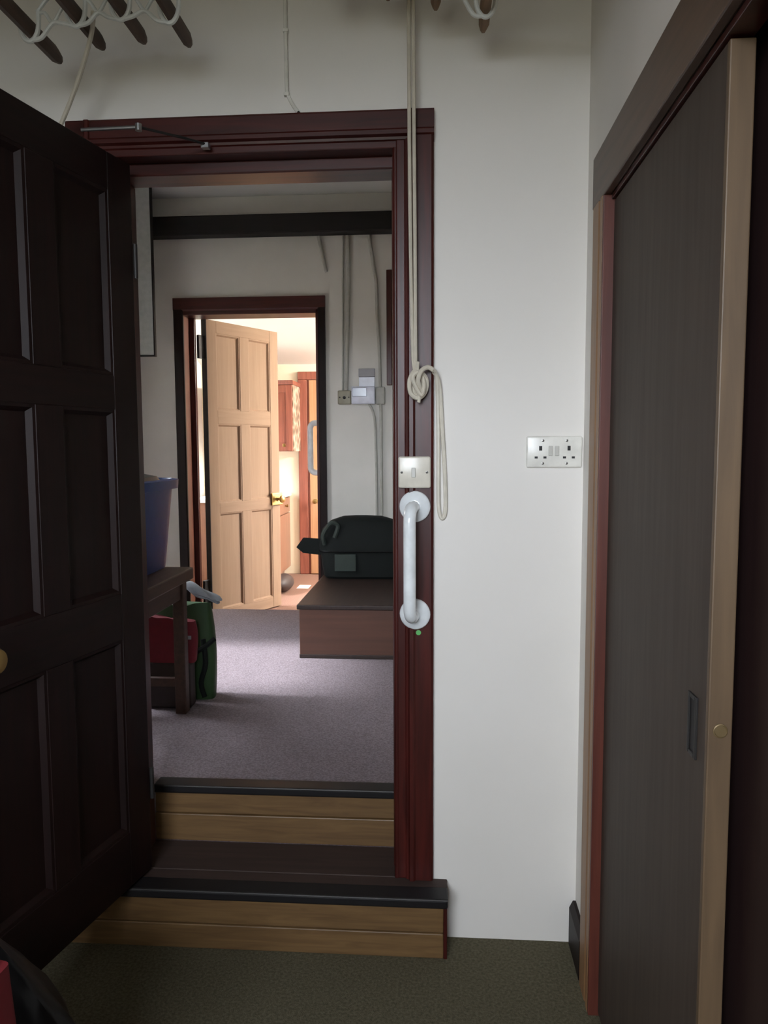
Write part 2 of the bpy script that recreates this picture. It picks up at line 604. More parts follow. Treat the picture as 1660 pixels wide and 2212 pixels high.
obj('window_frame', boxes([(-2.38, -2.32, HD0, HD0 + 0.06, ZU, 2.20), (-2.38, -2.32, HD1 - 0.06, HD1, ZU, 2.20), (-2.38, -2.32, HD0 + 0.06, HD1 - 0.06, 2.14, 2.20), (-2.38, -2.32, HD0 + 0.06, HD1 - 0.06, ZU, ZU + 0.12)], 0.004), 'frame_white', w)
obj('pane', B(-2.352, -2.348, HD0 + 0.06, HD1 - 0.06, ZU + 0.12, 2.14), 'glass', w)

struct('wall_sky_block', B(-4.6, -4.4, 0.5, 8.5, -0.3, 2.6), 'sky_block', 'dull brick wall added outside the glazed hall door to block sky', 'wall')  # unseen wall added to cut the low sky light entering the hall
obj('ceiling_beam', B(-1.94, 0.59, YB0 - 0.10, YB0 - 0.002, 2.675, 2.79, bev=0.008), 'beam', None, label='dark timber beam across the top of the far hall wall', cat='beam', kind='structure')
struct('trim_2', boxes([(-1.94, 0.59, YB0 - 0.03, YB0 - 0.002, 2.795, 2.82)], 0.006), 'wall_hall', 'thin pale fillet above the dark timber beam', 'trim')

# frame of the kitchen door
t = thing('trim_3', (-1.12, YB0, ZU), 'dark wooden frame of the doorway into the kitchen', 'door frame', kind='structure')
obj('side_casing', prism(bmesh.new(), [(-1.655, 4.727), (-1.655, 4.748), (-1.596, 4.748), (-1.596, 4.732), (-1.604, 4.727)], 'z', ZU, 2.31), 'door_dark', t)
obj('side_casing', prism(bmesh.new(), [(-0.699, 4.727), (-0.699, 4.748), (-0.745, 4.748), (-0.745, 4.732), (-0.738, 4.727)], 'z', ZU, 2.31), 'door_dark', t)
obj('head_casing', prism(bmesh.new(), [(4.7265, 2.315), (4.7485, 2.315), (4.7485, 2.245), (4.735, 2.235), (4.7265, 2.245)], 'x', -1.657, -0.698), 'mahogany_x', t)
obj('jamb', B(-1.62, -1.600, YB0 - 0.001, YB1 + 0.01, ZK, 2.245, bev=0.003), 'red_reveal', t)
obj('door_stop', B(-1.601, -1.567, 4.862, 4.898, ZK, 2.215, bev=0.003), 'mahogany', t)
obj('jamb', B(-0.760, -0.737, YB0 - 0.012, YB1 + 0.01, ZK, 2.245, bev=0.003), 'mahogany', t)
obj('head_jamb', B(-1.62, -0.737, YB0 - 0.012, YB1 + 0.01, 2.212, 2.246, bev=0.003), 'mahogany_x', t)

# ------------------------------------------------------------------ kitchen shell
struct('floor', B(-2.3, 1.72, YB0, 7.12, 0.12, ZK), 'kitchen_floor', 'reddish brown kitchen floor beyond the far doorway', 'floor')
struct('wall_kitchen_far', B(-2.3, 1.72, 7.0, 7.12, 0.1, 2.9), 'kitchen', 'cream far wall of the kitchen behind the cupboards', 'wall')
KW0, KW1 = 5.45, 6.55
struct('wall_kitchen_left', boxes([(-2.32, -2.2, YB1, KW0, 0.1, 2.9), (-2.32, -2.2, KW1, 7.0, 0.1, 2.9), (-2.32, -2.2, KW0, KW1, 0.1, 1.15), (-2.32, -2.2, KW0, KW1, 2.05, 2.9)]),
       'kitchen_white', 'white left wall of the kitchen behind the open cream door', 'wall')
struct('wall_kitchen_right', boxes([(1.6, 1.72, YB1, 5.5, 0.1, 2.9), (1.6, 1.72, 6.8, 7.0, 0.1, 2.9), (1.6, 1.72, 5.5, 6.8, 0.1, 0.95), (1.6, 1.72, 5.5, 6.8, 2.1, 2.9)]),
       'kitchen_white', 'white window wall on the right of the kitchen', 'wall')
struct('ceiling', prism(bmesh.new(), [(YB1, 2.78), (7.0, 2.145), (7.0, 2.25), (YB1, 2.88)], 'x', -2.3, 1.72), 'kitchen_white', 'bright white sloping ceiling of the kitchen', 'ceiling')
struct('wall_kitchen_return', B(-0.735, -0.64, YB1 + 0.021, 5.25, ZK, 2.6), 'kitchen_white', 'short white wall return beside the kitchen doorway', 'wall')
for n_, lab, (xa, xb), (ya, yb), (za, zb) in (('window_3', 'wide white framed kitchen window on the right', (1.63, 1.69), (5.5, 6.8), (0.95, 2.1)), ('window_4', 'small white framed kitchen window on the left', (-2.29, -2.23), (KW0, KW1), (1.15, 2.05))):
    w = thing(n_, ((xa + xb) / 2, (ya + yb) / 2, za), lab, 'window', kind='structure')
    obj('window_frame', boxes([(xa, xb, ya, ya + 0.05, za, zb), (xa, xb, yb - 0.05, yb, za, zb), (xa, xb, ya + 0.05, yb - 0.05, za, za + 0.05), (xa, xb, ya + 0.05, yb - 0.05, zb - 0.05, zb)], 0.004), 'frame_white', w)
    xm = (xa + xb) / 2
    obj('pane', B(xm - 0.002, xm + 0.002, ya + 0.05, yb - 0.05, za + 0.05, zb - 0.05), 'glass', w)


# ------------------------------------------------------------------ panelled doors
def panel_door(root, W, z0, z1, T0, T1, rails, stile, munt, mat_z, mat_x, face, gap=0.0):
    """local coords: x from hinge, y thickness T0..T1, rails: list of (za, zb) bottom to top; face = y of visible side, normal sign"""
    sgn = 1 if face > (T0 + T1) / 2 else -1
    obj('stile', B(0, stile, T0, T1, z0, z1, bev=0.003), mat_z, root, local=True)
    obj('stile', B(W - stile, W, T0, T1, z0, z1, bev=0.003), mat_z, root, local=True)
    for za, zb in rails:
        obj('rail', B(stile, W - stile, T0 + 0.0005, T1 - 0.0005, za, zb, bev=0.002), mat_x, root, local=True)
    xc = W / 2
    for (a0, a1), (b0, b1) in zip(rails[:-1], rails[1:]):
        obj('muntin', B(xc - munt / 2, xc + munt / 2, T0 + 0.0005, T1 - 0.0005, a1, b0, bev=0.002), mat_z, root, local=True)
        for xa, xb in ((stile, xc - munt / 2), (xc + munt / 2, W - stile)):
            tm = (T0 + T1) / 2
            bm = bmesh.new()
            # recessed flat field with slightly raised centre on both faces
            box(bm, xa, xb, tm - 0.005, tm + 0.005, a1, b0)
            p = obj('panel', bm, mat_z, root, local=True)
            bm = bmesh.new()
            for sg in (1, -1):
                yf = T1 if sg > 0 else T0
                yi = tm + 0.005 * sg
                m_ = 0.017
                # mitred sloped moulding frame
                o4 = [(xa, a1), (xb, a1), (xb, b0), (xa, b0)]
                i4 = [(xa + m_, a1 + m_), (xb - m_, a1 + m_), (xb - m_, b0 - m_), (xa + m_, b0 - m_)]
                h4 = [(xa + m_ * .45, a1 + m_ * .45), (xb - m_ * .45, a1 + m_ * .45), (xb - m_ * .45, b0 - m_ * .45), (xa + m_ * .45, b0 - m_ * .45)]
                vo = [bm.verts.new((x, yf - sg * 0.003, z)) for x, z in o4]
                vh = [bm.verts.new((x, yf - sg * 0.004, z)) for x, z in h4]
                vi = [bm.verts.new((x, yi, z)) for x, z in i4]
                for k in range(4):
                    k2 = (k + 1) % 4
                    bm.faces.new((vo[k], vo[k2], vh[k2], vh[k]))
                    bm.faces.new((vh[k], vh[k2], vi[k2], vi[k]))
            obj('moulding', bm, mat_z, p, local=True)


R12 = math.radians(-102)
d1 = thing('door_1', (-0.818, 2.035, 0.185), 'dark mahogany six panel door standing open on the left', 'door', rz=R12, kind='structure')
zo = 0.185
panel_door(d1, 0.69, 0, 1.950, -0.042, 0, [(0, 0.155), (0.690, 0.815), (1.30, 1.388), (1.855, 1.950)], 0.10, 0.09, 'door_dark', 'door_dark_x', 0)
k = obj('knob', lathe(bmesh.new(), [(0.026, 0), (0.026, 0.004), (0.011, 0.008), (0.009, 0.03), (0.016, 0.036), (0.027, 0.046), (0.029, 0.056), (0.024, 0.068), (0.0, 0.072)], (0.605, 0.0, 0.775), (0, 1, 0)), 'brass', d1, True, local=True)
for zz in (0.25, 1.70):
    obj('hinge', T([(-0.004, 0.004, zz - 0.045), (-0.004, 0.004, zz + 0.045)], 0.006, seg=10), 'dark_steel', d1, True, local=True)

d2 = thing('door_2', (-1.508, 4.925, ZK + 0.008), 'cream six panel door half open into the kitchen', 'door', rz=math.radians(61), kind='structure')
panel_door(d2, 0.70, 0, 2.01, 0, 0.042, [(0, 0.075), (0.735, 0.805), (1.335, 1.425), (1.93, 2.01)], 0.088, 0.088, 'cream_door', 'cream_door_x', 0)
lk = obj('rim_lock', B(0.60, 0.715, -0.014, 0.0, 0.755, 0.845, bev=0.004), 'brass', d2, local=True)
obj('knob', lathe(bmesh.new(), [(0.018, 0), (0.010, 0.006), (0.009, 0.026), (0.018, 0.032), (0.027, 0.042), (0.026, 0.054), (0.014, 0.062), (0, 0.064)], (0.655, -0.014, 0.80), (0, -1, 0)), 'brass', lk, True, local=True)
obj('hinge_edge_shade', B(-0.004, 0.0005, -0.0005, 0.0425, 0.0, 2.01), 'beam', d2, local=True)  # dark strip painting the shade on the cream leaf's hinge edge
for zz in (0.22, 1.83):
    obj('hinge', B(-0.052, -0.002, 0.016, 0.036, zz - 0.075, zz + 0.075, bev=0.003), 'dark_steel', d2, local=True)

# sliding wardrobe door
d3 = thing('door_3', (0.407, 1.43, 0.01), 'grey brown sliding wardrobe door with a pale wooden edge', 'door', kind='structure')
YS = 1.097
obj('door_slab', B(0.390, 0.4235, YS + 0.012, 1.7705, 0.012, 1.928), 'slab', d3)
obj('edge_strip', B(0.3895, 0.424, YS, YS + 0.012, 0.012, 1.929, bev=0.002), 'slab_edge', d3)
p_ = obj('flush_pull', boxes([(0.3865, 0.3905, 1.140, 1.147, 0.912, 1.008), (0.3865, 0.3905, 1.172, 1.179, 0.912, 1.008), (0.3865, 0.3905, 1.147, 1.172, 0.912, 0.919), (0.3865, 0.3905, 1.147, 1.172, 1.001, 1.008)], 0.001), 'dark_steel', d3)
obj('pull_recess', B(0.3885, 0.3902, 1.147, 1.172, 0.919, 1.001), 'hole', p_)
obj('edge_pull', lathe(bmesh.new(), [(0.0105, 0), (0.0105, 0.0015), (0.009, 0.0022), (0.008, 0.001), (0, 0.001)], (0.407, YS, 0.975), (0, -1, 0)), 'brass_dull', d3, True)
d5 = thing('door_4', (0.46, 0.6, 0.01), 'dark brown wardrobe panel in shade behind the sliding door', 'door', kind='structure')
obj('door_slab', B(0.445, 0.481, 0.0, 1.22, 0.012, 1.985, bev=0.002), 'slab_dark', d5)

t = thing('trim_4', (0.375, 1.2, 0), 'pine frame around the sliding wardrobe opening', 'door frame', kind='structure')
obj('side_casing', prism(bmesh.new(), [(0.384, 1.893), (0.372, 1.893), (0.366, 1.885), (0.366, 1.825), (0.370, 1.815), (0.366, 1.806), (0.366, 1.785), (0.384, 1.785)], 'z', 0, 2.06), 'pine_trim', t)
obj('head_casing', B(0.3655, 0.384, 0.0, 1.894, 1.943, 2.061, bev=0.003), 'pine_trim_y', t)
obj('reveal_lining', B(0.3665, 0.4225, 1.772, 1.7845, 0, 1.943, bev=0.002), 'reveal_dark', t)
obj('head_lining', B(0.384, 0.4225, 0.1, 1.772, 1.932, 1.943, bev=0.001), 'mahogany_x', t)

# kitchen far door
t = thing('trim_5', (-0.88, 7.0, ZK), 'red brown frame of the far kitchen door', 'door frame', kind='structure')
obj('side_casing', B(-1.29, -1.205, 6.965, 6.998, ZK, 2.0, bev=0.006), 'red_cab', t)
obj('side_casing', B(-0.50, -0.415, 6.965, 6.998, ZK, 2.0, bev=0.006), 'red_cab', t)
obj('head_casing', B(-1.29, -0.415, 6.964, 6.998, 2.0, 2.075, bev=0.006), 'red_cab', t)
obj('jamb', B(-1.205, -1.185, 6.975, 6.998, ZK, 2.0, bev=0.003), 'red_cab', t)
d4 = thing('door_5', (-1.184, 6.985, ZK + 0.006), 'golden pine door at the far end of the kitchen', 'door', kind='structure')
panel_door(d4, 0.68, 0, 1.79, -0.028, 0.012, [(0, 0.16), (0.72, 0.86), (1.69, 1.79)], 0.10, 0.09, 'pine_door', 'pine_door', -0.028)
obj('knob', lathe(bmesh.new(), [(0.022, 0), (0.010, 0.006), (0.010, 0.022), (0.024, 0.034), (0.022, 0.05), (0, 0.056)], (0.05, -0.028, 0.68), (0, -1, 0)), 'brass', d4, True, local=True)

# ------------------------------------------------------------------ switch, socket, rail
sw = thing('light_switch', (-0.063, 2.03, 1.276), 'ivory fused switch plate on the dark door frame', 'switch')
yf = 2.030
obj('plate', B(-0.106, -0.020, 2.017, yf, 1.276, 1.360, bev=0.005, seg=3), 'ivory', sw, True)
obj('rocker', B(-0.071, -0.060, 2.0145, 2.0175, 1.304, 1.330, bev=0.0015), 'rocker', sw)
for x in (-0.097, -0.030):
    obj('screw', lathe(bmesh.new(), [(0.0036, 0), (0.0036, 0.001), (0.0015, 0.0015), (0, 0.0008)], (x, 2.0172, 1.318), (0, -1, 0), 12), 'screw', sw)

so = thing('power_socket', (0.306, 2.05, 1.329), 'white double power socket on the wall by the corner', 'socket')
obj('plate', B(0.233, 0.379, 2.038, 2.0495, 1.329, 1.412, bev=0.005, seg=3), 'white_plastic', so, True)
for x in (0.296, 0.313):
    obj('rocker', B(x - 0.0055, x + 0.0055, 2.0345, 2.0385, 1.360, 1.386, bev=0.0015), 'rocker', so)
for cx in (0.270, 0.344):
    obj('earth_slot', B(cx - 0.004, cx + 0.004, 2.0372, 2.0382, 1.374, 1.386), 'hole', so)
    for dx in (-0.0115, 0.0115):
        obj('pin_slot', B(cx + dx - 0.004, cx + dx + 0.004, 2.0372, 2.0382, 1.353, 1.3585), 'hole', so)
for x in (0.276, 0.338):
    for z in (1.400, 1.340):
        obj('screw', lathe(bmesh.new(), [(0.0036, 0), (0.0036, 0.001), (0.0012, 0.0015), (0, 0.0008)], (x, 2.0384, z), (0, -1, 0), 12), 'screw', so)


def grab_rail(loc, label, za, zb, n, out, r=0.0165, fl=0.042):
    """vertical rail on a wall with outward normal n at loc (x, y)"""
    n = Vector(n)
    base = Vector((loc[0], loc[1], 0))
    g = thing('grab_rail', (loc[0], loc[1], za - fl), label, 'grab rail')
    pts = [base + Vector((0, 0, za)) + n * 0.004]
    rad = 0.035
    pts.append(base + Vector((0, 0, za)) + n * (out - rad))
    for i in range(1, 7):
        a = i / 6 * math.pi / 2
        pts.append(base + Vector((0, 0, za + rad * (1 - math.cos(a)))) + n * (out - rad + rad * math.sin(a)))
    for i in range(0, 7):
        a = i / 6 * math.pi / 2
        pts.append(base + Vector((0, 0, zb - rad + rad * math.sin(a))) + n * (out - rad + rad * math.cos(a)))
    pts.append(base + Vector((0, 0, zb)) + n * 0.004)
    obj('tube', T(pts, r, seg=18), 'white_gloss', g, True)
    for z in (za, zb):
        f_ = obj('flange', lathe(bmesh.new(), [(fl, 0), (fl, 0.005), (fl - 0.003, 0.009), (r + 0.010, 0.013), (r + 0.004, 0.018), (r, 0.019)], base + Vector((0, 0, z)), n, 32), 'white_gloss', g, True)
    return g


grab_rail((-0.062, 2.0295), 'white grab rail on the dark door frame below the switch', 0.934, 1.226, (-0.16, -0.987, 0), 0.075)
grab_rail((-0.735, 5.03), 'white grab rail seen through the far kitchen doorway', 1.215, 1.545, (-1, 0, 0), 0.115, 0.02)
obj('sticker', lathe(bmesh.new(), [(0.007, 0), (0.007, 0.0008), (0, 0.001)], (-0.053, 2.0305, 0.882), (0, -1, 0), 20), 'green_dot', None, label='tiny green round sticker below the grab rail', cat='sticker', origin=(-0.053, 2.0305, 0.882))

# ------------------------------------------------------------------ airer cords on the frame
ro = thing('airer_cord', (-0.05, 2.0, 1.5), 'pale airer cord knotted on the door frame with a hanging loop', 'cord')
YC = 2.000
for dx in (0, 0.0115):
    obj('strand', T(smooth_path([(-0.076 + dx, 1.99, 2.74), (-0.075 + dx, 1.995, 2.30), (-0.072 + dx, 2.0, 1.90), (-0.066 + dx * .6, YC, 1.62), (-0.058, YC + .004, 1.585)], 5), 0.0048, seg=8), 'cord', ro, True)
kn = [(-0.058, 0.010, 1.590), (-0.074, -0.004, 1.560), (-0.072, 0.0, 1.525), (-0.052, -0.006, 1.512), (-0.034, 0.004, 1.530), (-0.032, 0.006, 1.562), (-0.050, -0.012, 1.578), (-0.066, -0.016, 1.566), (-0.058, -0.018, 1.540), (-0.044, -0.016, 1.520),
      (-0.038, -0.010, 1.545), (-0.046, 0.006, 1.575), (-0.064, 0.010, 1.550), (-0.060, 0.004, 1.520), (-0.046, -0.008, 1.530), (-0.052, -0.022, 1.556), (-0.044, -0.018, 1.580), (-0.028, -0.010, 1.590), (-0.014, -0.006, 1.584)]
obj('knot', T(smooth_path([(x, YC + y, z) for x, y, z in kn], 6), 0.0062, seg=8), 'cord', ro, True)
obj('cord_end', T(smooth_path([(-0.052, YC - 0.006, 1.560), (-0.054, YC - 0.012, 1.585), (-0.053, YC - 0.010, 1.604)], 4), 0.0046, seg=8), 'cord', ro, True)
obj('cord_end', T(smooth_path([(-0.052, YC - 0.006, 1.530), (-0.050, YC - 0.010, 1.512), (-0.051, YC - 0.010, 1.500)], 4), 0.0046, seg=8), 'cord', ro, True)
lp = [(-0.016, YC - 0.004, 1.584), (-0.006, 2.02, 1.575), (-0.002, 2.036, 1.52), (0.0, 2.042, 1.40), (0.000, 2.043, 1.27), (0.002, 2.043, 1.215), (0.010, 2.043, 1.193), (0.019, 2.043, 1.215), (0.018, 2.043, 1.30), (0.010, 2.042, 1.44), (0.002, 2.036, 1.55), (-0.012, 2.015, 1.580)]
obj('hanging_loop', T(smooth_path(lp, 5), 0.0055, seg=8), 'ivory', ro, True)

# wall cable
cb = thing('wall_cable', (-0.39, 2.045, 2.3), 'thin white cable clipped to the wall above the door frame', 'cable')
obj('cable', T(smooth_path([(-0.397, 2.043, 2.745), (-0.397, 2.043, 2.50), (-0.396, 2.043, 2.33), (-0.393, 2.043, 2.302), (-0.380, 2.043, 2.275), (-0.366, 2.040, 2.256)], 6), 0.0048, seg=8), 'white_plastic', cb, True)
for z in (2.46, 2.302):
    obj('clip', B(-0.403, -0.389, 2.036, 2.049, z - 0.004, z + 0.004, bev=0.001), 'white_plastic', cb)
obj('cable_tip', T([(-0.366, 2.040, 2.256), (-0.362, 2.038, 2.252)], 0.0035, seg=8), 'hole', cb)

# door closer
dc = thing('door_closer', (-0.75, 1.9, 2.14), 'thin steel door closer arm at the top of the dark door', 'door closer')
obj('arm', T([(-0.862, 1.85, 2.152), (-0.720, 1.850, 2.154)], 0.0045, seg=8), 'steel', dc, True)
obj('arm', T([(-0.720, 1.850, 2.154), (-0.640, 1.955, 2.166), (-0.606, 2.010, 2.172)], 0.0035, seg=8), 'dark_steel', dc, True)
obj('elbow', lathe(bmesh.new(), [(0.008, 0), (0.008, 0.016), (0, 0.017)], (-0.720, 1.85, 2.145), (0, 0, 1), 14), 'steel', dc, True)
obj('bracket', B(-0.617, -0.596, 2.005, 2.025, 2.162, 2.176, bev=0.002), 'steel', dc)


# ------------------------------------------------------------------ clothes airers
def airer(label, xs, zs, yb, yend, y0, mat, rope):
    xm = sum(xs) / 4
    zm = max(zs)
    a = thing('clothes_airer', (xm, 0.9, min(zs)), label, 'clothes airer', group='hanging clothes airers')
    for x, z in zip(xs, zs):
        bm = bmesh.new()
        h, wd_ = 0.021, 0.0135
        def ring(y, k):
            return [(x + wd_ * k * math.cos(q), y, z + h * k * math.sin(q)) for q in [i * math.pi / 4 + math.pi / 8 for i in range(8)]]
        loft(bm, [ring(y0, 0.6), ring(y0 + 0.03, 1), ring(yend - 0.035, 1), ring(yend - 0.006, 0.62), ring(yend, 0.4)])
        obj('slat', bm, mat, a, True)
    for y in (yb, y0 + 0.15):
        for x, z in zip(xs, zs):
            obj('cradle', T(smooth_path([(x - 0.024, y, z + 0.038), (x - 0.021, y, z - 0.005), (x - 0.008, y, z - 0.027), (x + 0.008, y, z - 0.027), (x + 0.021, y, z - 0.005), (x + 0.024, y, z + 0.038)], 4), 0.0055, seg=8), 'iron_white', a, True)
        bm = bmesh.new()
        for i in range(3):
            xa, xb2 = xs[i], xs[i + 1]
            za, zb2 = zs[i], zs[i + 1]
            xm2, zm2 = (xa + xb2) / 2, (za + zb2) / 2
            tube(bm, smooth_path([(xa + 0.010, y, za - 0.027), (xa + 0.03, y, za - 0.022), (xm2, y, zm2 - 0.006), (xb2 - 0.03, y, zb2 - 0.022), (xb2 - 0.010, y, zb2 - 0.027)], 4), 0.005, seg=8)
            tube(bm, smooth_path([(xa + 0.022, y, za + 0.03), (xm2 - 0.018, y, zm2 + 0.018), (xm2, y, zm2 - 0.005), (xm2 + 0.018, y, zm2 + 0.018), (xb2 - 0.022, y, zb2 + 0.03)], 4), 0.0042, seg=8)
            tube(bm, smooth_path([(xa + 0.020, y, za + 0.034), (xm2, y, zm2 + 0.055), (xb2 - 0.020, y, zb2 + 0.034)], 5), 0.0045, seg=8)
        obj('bracket', bm, 'iron_white', a, True)
        obj('suspension_cord', T([(xm, y, zm + 0.05), (xm, y, 2.748)], 0.004, seg=8), 'cord', a, True)
    if rope:
        obj('hanging_cord', T(smooth_path(rope, 4), 0.0055, seg=8), 'cord', a, True)


airer('clothes airer with shade-darkened slats in white iron brackets above the open door', [-0.955, -0.842, -0.735, -0.620], [2.364, 2.392, 2.402, 2.390], 1.80, 1.95, 0.30, 'rod_shaded',
      [(-0.800, 1.80, 2.392), (-0.83, 1.85, 2.365), (-0.90, 1.91, 2.28), (-0.985, 1.96, 2.175)])
airer('clothes airer with brown slats overhead, right of the wall cable', [-0.245, -0.125, -0.008, 0.108], [2.500, 2.490, 2.462, 2.405], 1.86, 1.97, 0.30, 'rod_pale', None)

# ------------------------------------------------------------------ black sack and red glove at lower left
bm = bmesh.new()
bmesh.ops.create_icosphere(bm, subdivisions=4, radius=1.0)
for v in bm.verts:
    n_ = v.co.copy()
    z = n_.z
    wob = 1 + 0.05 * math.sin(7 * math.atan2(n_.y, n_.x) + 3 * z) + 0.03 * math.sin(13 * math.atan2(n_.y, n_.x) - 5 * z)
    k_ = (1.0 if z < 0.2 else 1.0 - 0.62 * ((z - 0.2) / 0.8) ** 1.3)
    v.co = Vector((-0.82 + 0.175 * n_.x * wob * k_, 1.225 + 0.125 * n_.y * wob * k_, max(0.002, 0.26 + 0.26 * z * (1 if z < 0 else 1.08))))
obj('bin_bag', bm, 'black_plastic', None, True, label='shiny black plastic sack on the floor by the open door', cat='bag', origin=(-0.81, 1.225, 0.0))  # sack read from a glint, also placed to darken this corner
rg = thing('tote_bag', (-0.675, 0.98, 0), 'red bag at the lower left corner in front of the black sack', 'bag')
rr = []
for i in range(9):
    t_ = i / 8
    k_ = 1 - 0.25 * t_ ** 2 + 0.05 * math.sin(6 * t_)
    rr.append([(-0.675 + (x * 1.0) * k_ * (1 + 0.04 * math.sin(5 * math.atan2(y, x) + 4 * t_)), 0.98 + y * (1 - 0.6 * t_ * t_), 0.001 + 0.64 * t_) for x, y, _ in rrect(0, 0, 0.075, 0.07, 0)])
obj('body', loft(bmesh.new(), rr), 'red_glove', rg, True)
obj('handle', T(smooth_path([(-0.705, 0.98, 0.63), (-0.70, 0.98, 0.69), (-0.66, 0.98, 0.70), (-0.64, 0.98, 0.68), (-0.64, 0.98, 0.63)], 5), 0.006, seg=8), 'red_glove', rg, True)

# ------------------------------------------------------------------ hall things
ch = thing('wooden_chest', (-0.40, 4.1, ZU), 'reddish wooden chest on the hall carpet under the black holdall', 'chest')
obj('front_board', B(-0.682, 0.05, 3.645, 3.668, ZU + 0.004, 0.590, bev=0.002), 'chest', ch)
obj('side_board', B(-0.682, -0.660, 3.668, 4.60, ZU + 0.004, 0.590, bev=0.002), 'chest_top', ch)
obj('side_board', B(0.028, 0.05, 3.668, 4.60, ZU + 0.004, 0.590, bev=0.002), 'chest_top', ch)
obj('back_board', B(-0.660, 0.028, 4.578, 4.60, ZU + 0.004, 0.590), 'chest', ch)
obj('lid', B(-0.694, 0.062, 3.632, 4.61, 0.590, 0.615, bev=0.006, seg=3), 'chest_top', ch)
obj('base_rail', B(-0.684, 0.052, 3.642, 3.66, ZU, ZU + 0.02, bev=0.003), 'chest_top', ch)

hb = thing('holdall', (-0.44, 4.45, 0.616), 'black holdall with a side flap standing on the wooden chest', 'bag')


obj('body', loft(bmesh.new(), [rrect(-0.43, 4.47, 0.235, 0.10, 0.616), rrect(-0.43, 4.47, 0.245, 0.115, 0.63), rrect(-0.43, 4.47, 0.258, 0.120, 0.70), rrect(-0.43, 4.47, 0.266, 0.124, 0.782)]), 'black_fabric', hb, True)
obj('lid_flap', loft(bmesh.new(), [rrect(-0.43, 4.47, 0.272, 0.130, 0.776), rrect(-0.43, 4.47, 0.272, 0.131, 0.812), rrect(-0.435, 4.47, 0.263, 0.127, 0.862), rrect(-0.44, 4.47, 0.240, 0.118, 0.912), rrect(-0.445, 4.47, 0.195, 0.100, 0.950), rrect(-0.45, 4.47, 0.12, 0.065, 0.974), rrect(-0.455, 4.47, 0.04, 0.02, 0.980)]), 'black_fabric', hb, True)
obj('zip', T([(x, y, 0.779) for x, y, _ in rrect(-0.43, 4.47, 0.275, 0.133, 0)], 0.004, seg=6, closed=True), 'black_plastic', hb, True)
obj('mesh_pocket', B(-0.60, -0.475, 4.338, 4.352, 0.665, 0.765, bev=0.004), 'black_mesh', hb)
obj('side_flap', prism(bmesh.new(), [(-0.68, 0.845), (-0.795, 0.852), (-0.836, 0.797), (-0.795, 0.763), (-0.69, 0.752)], 'y', 4.40, 4.425), 'black_fabric', hb)
obj('handle', T(smooth_path([(-0.66, 4.36, 0.82), (-0.665, 4.335, 0.88), (-0.62, 4.34, 0.945), (-0.58, 4.35, 0.93), (-0.60, 4.345, 0.86)], 5), 0.013, seg=8), 'black_mesh', hb, True)

bn = thing('bench', (-1.15, 2.6, ZU), 'brown wooden bench in the hall beside the open door', 'bench')
obj('seat', B(-1.34, -0.968, 2.28, 2.92, 0.868, 0.915, bev=0.006), 'bench', bn)
for x in (-1.30, -1.005):
    for y in (2.34, 2.855):
        obj('leg', B(x - 0.022, x + 0.022, y - 0.022, y + 0.022, ZU, 0.868, bev=0.004), 'bench', bn)
for x in (-1.30, -1.005):
    obj('apron', B(x - 0.012, x + 0.012, 2.362, 2.833, 0.80, 0.868, bev=0.003), 'bench', bn)
obj('stretcher', B(-1.278, -1.027, 2.844, 2.866, 0.45, 0.485, bev=0.003), 'bench', bn)

cr = thing('storage_crate', (-1.19, 2.76, 0.915), 'blue plastic crate on top of the brown bench', 'crate')
bm = loft(bmesh.new(), [rrect(-1.19, 2.76, 0.120, 0.20, 0.917), rrect(-1.19, 2.76, 0.128, 0.21, 1.0), rrect(-1.19, 2.76, 0.150, 0.235, 1.245), rrect(-1.19, 2.76, 0.143, 0.228, 1.245), rrect(-1.19, 2.76, 0.122, 0.205, 1.0)])
obj('body', bm, 'blue', cr, True)
obj('rim', loft(bmesh.new(), [rrect(-1.19, 2.76, 0.152, 0.237, 1.225), rrect(-1.19, 2.76, 0.170, 0.255, 1.228), rrect(-1.19, 2.76, 0.172, 0.257, 1.262), rrect(-1.19, 2.76, 0.150, 0.235, 1.266), rrect(-1.19, 2.76, 0.142, 0.226, 1.25)], cap=False), 'blue', cr, True)
obj('lining_bag', loft(bmesh.new(), [rrect(-1.19, 2.76, 0.135, 0.22, 1.22), rrect(-1.195, 2.75, 0.11, 0.18, 1.275), rrect(-1.20, 2.74, 0.05, 0.09, 1.295)]), 'black_plastic', cr, True)


def soft_bag(name, mat, cx, cy, hx, hy, z0, z1, label, seed, lean=0.0):
    r_ = random.Random(seed)
    ph = [r_.uniform(0, 6.28) for _ in range(4)]
    rings = []
    N = 9
    for i in range(N):
        t_ = i / (N - 1)
        z = z0 + (z1 - z0) * t_
        k_ = (0.93 + 0.10 * math.sin(math.pi * t_ * 0.9)) * (1 - 0.10 * t_)
        ky = k_ * (1 - 0.45 * t_ * t_)
        ring = []
        for (x, y, _) in rrect(0, 0, hx * k_, hy * ky, 0, n=32):
            a = math.atan2(y, x)
            wv = 1 + 0.025 * math.sin(4 * a + ph[0] + 3 * t_) + 0.02 * math.sin(7 * a + ph[1] - 4 * t_)
            ring.append((cx + x * wv + lean * t_, cy + y * wv, z + 0.012 * math.sin(3 * a + ph[2]) * t_))
        rings.append(ring)
    b = thing(name, (cx, cy, z0), label, 'bag')
    obj('body', loft(bmesh.new(), rings), mat, b, True)
    return b


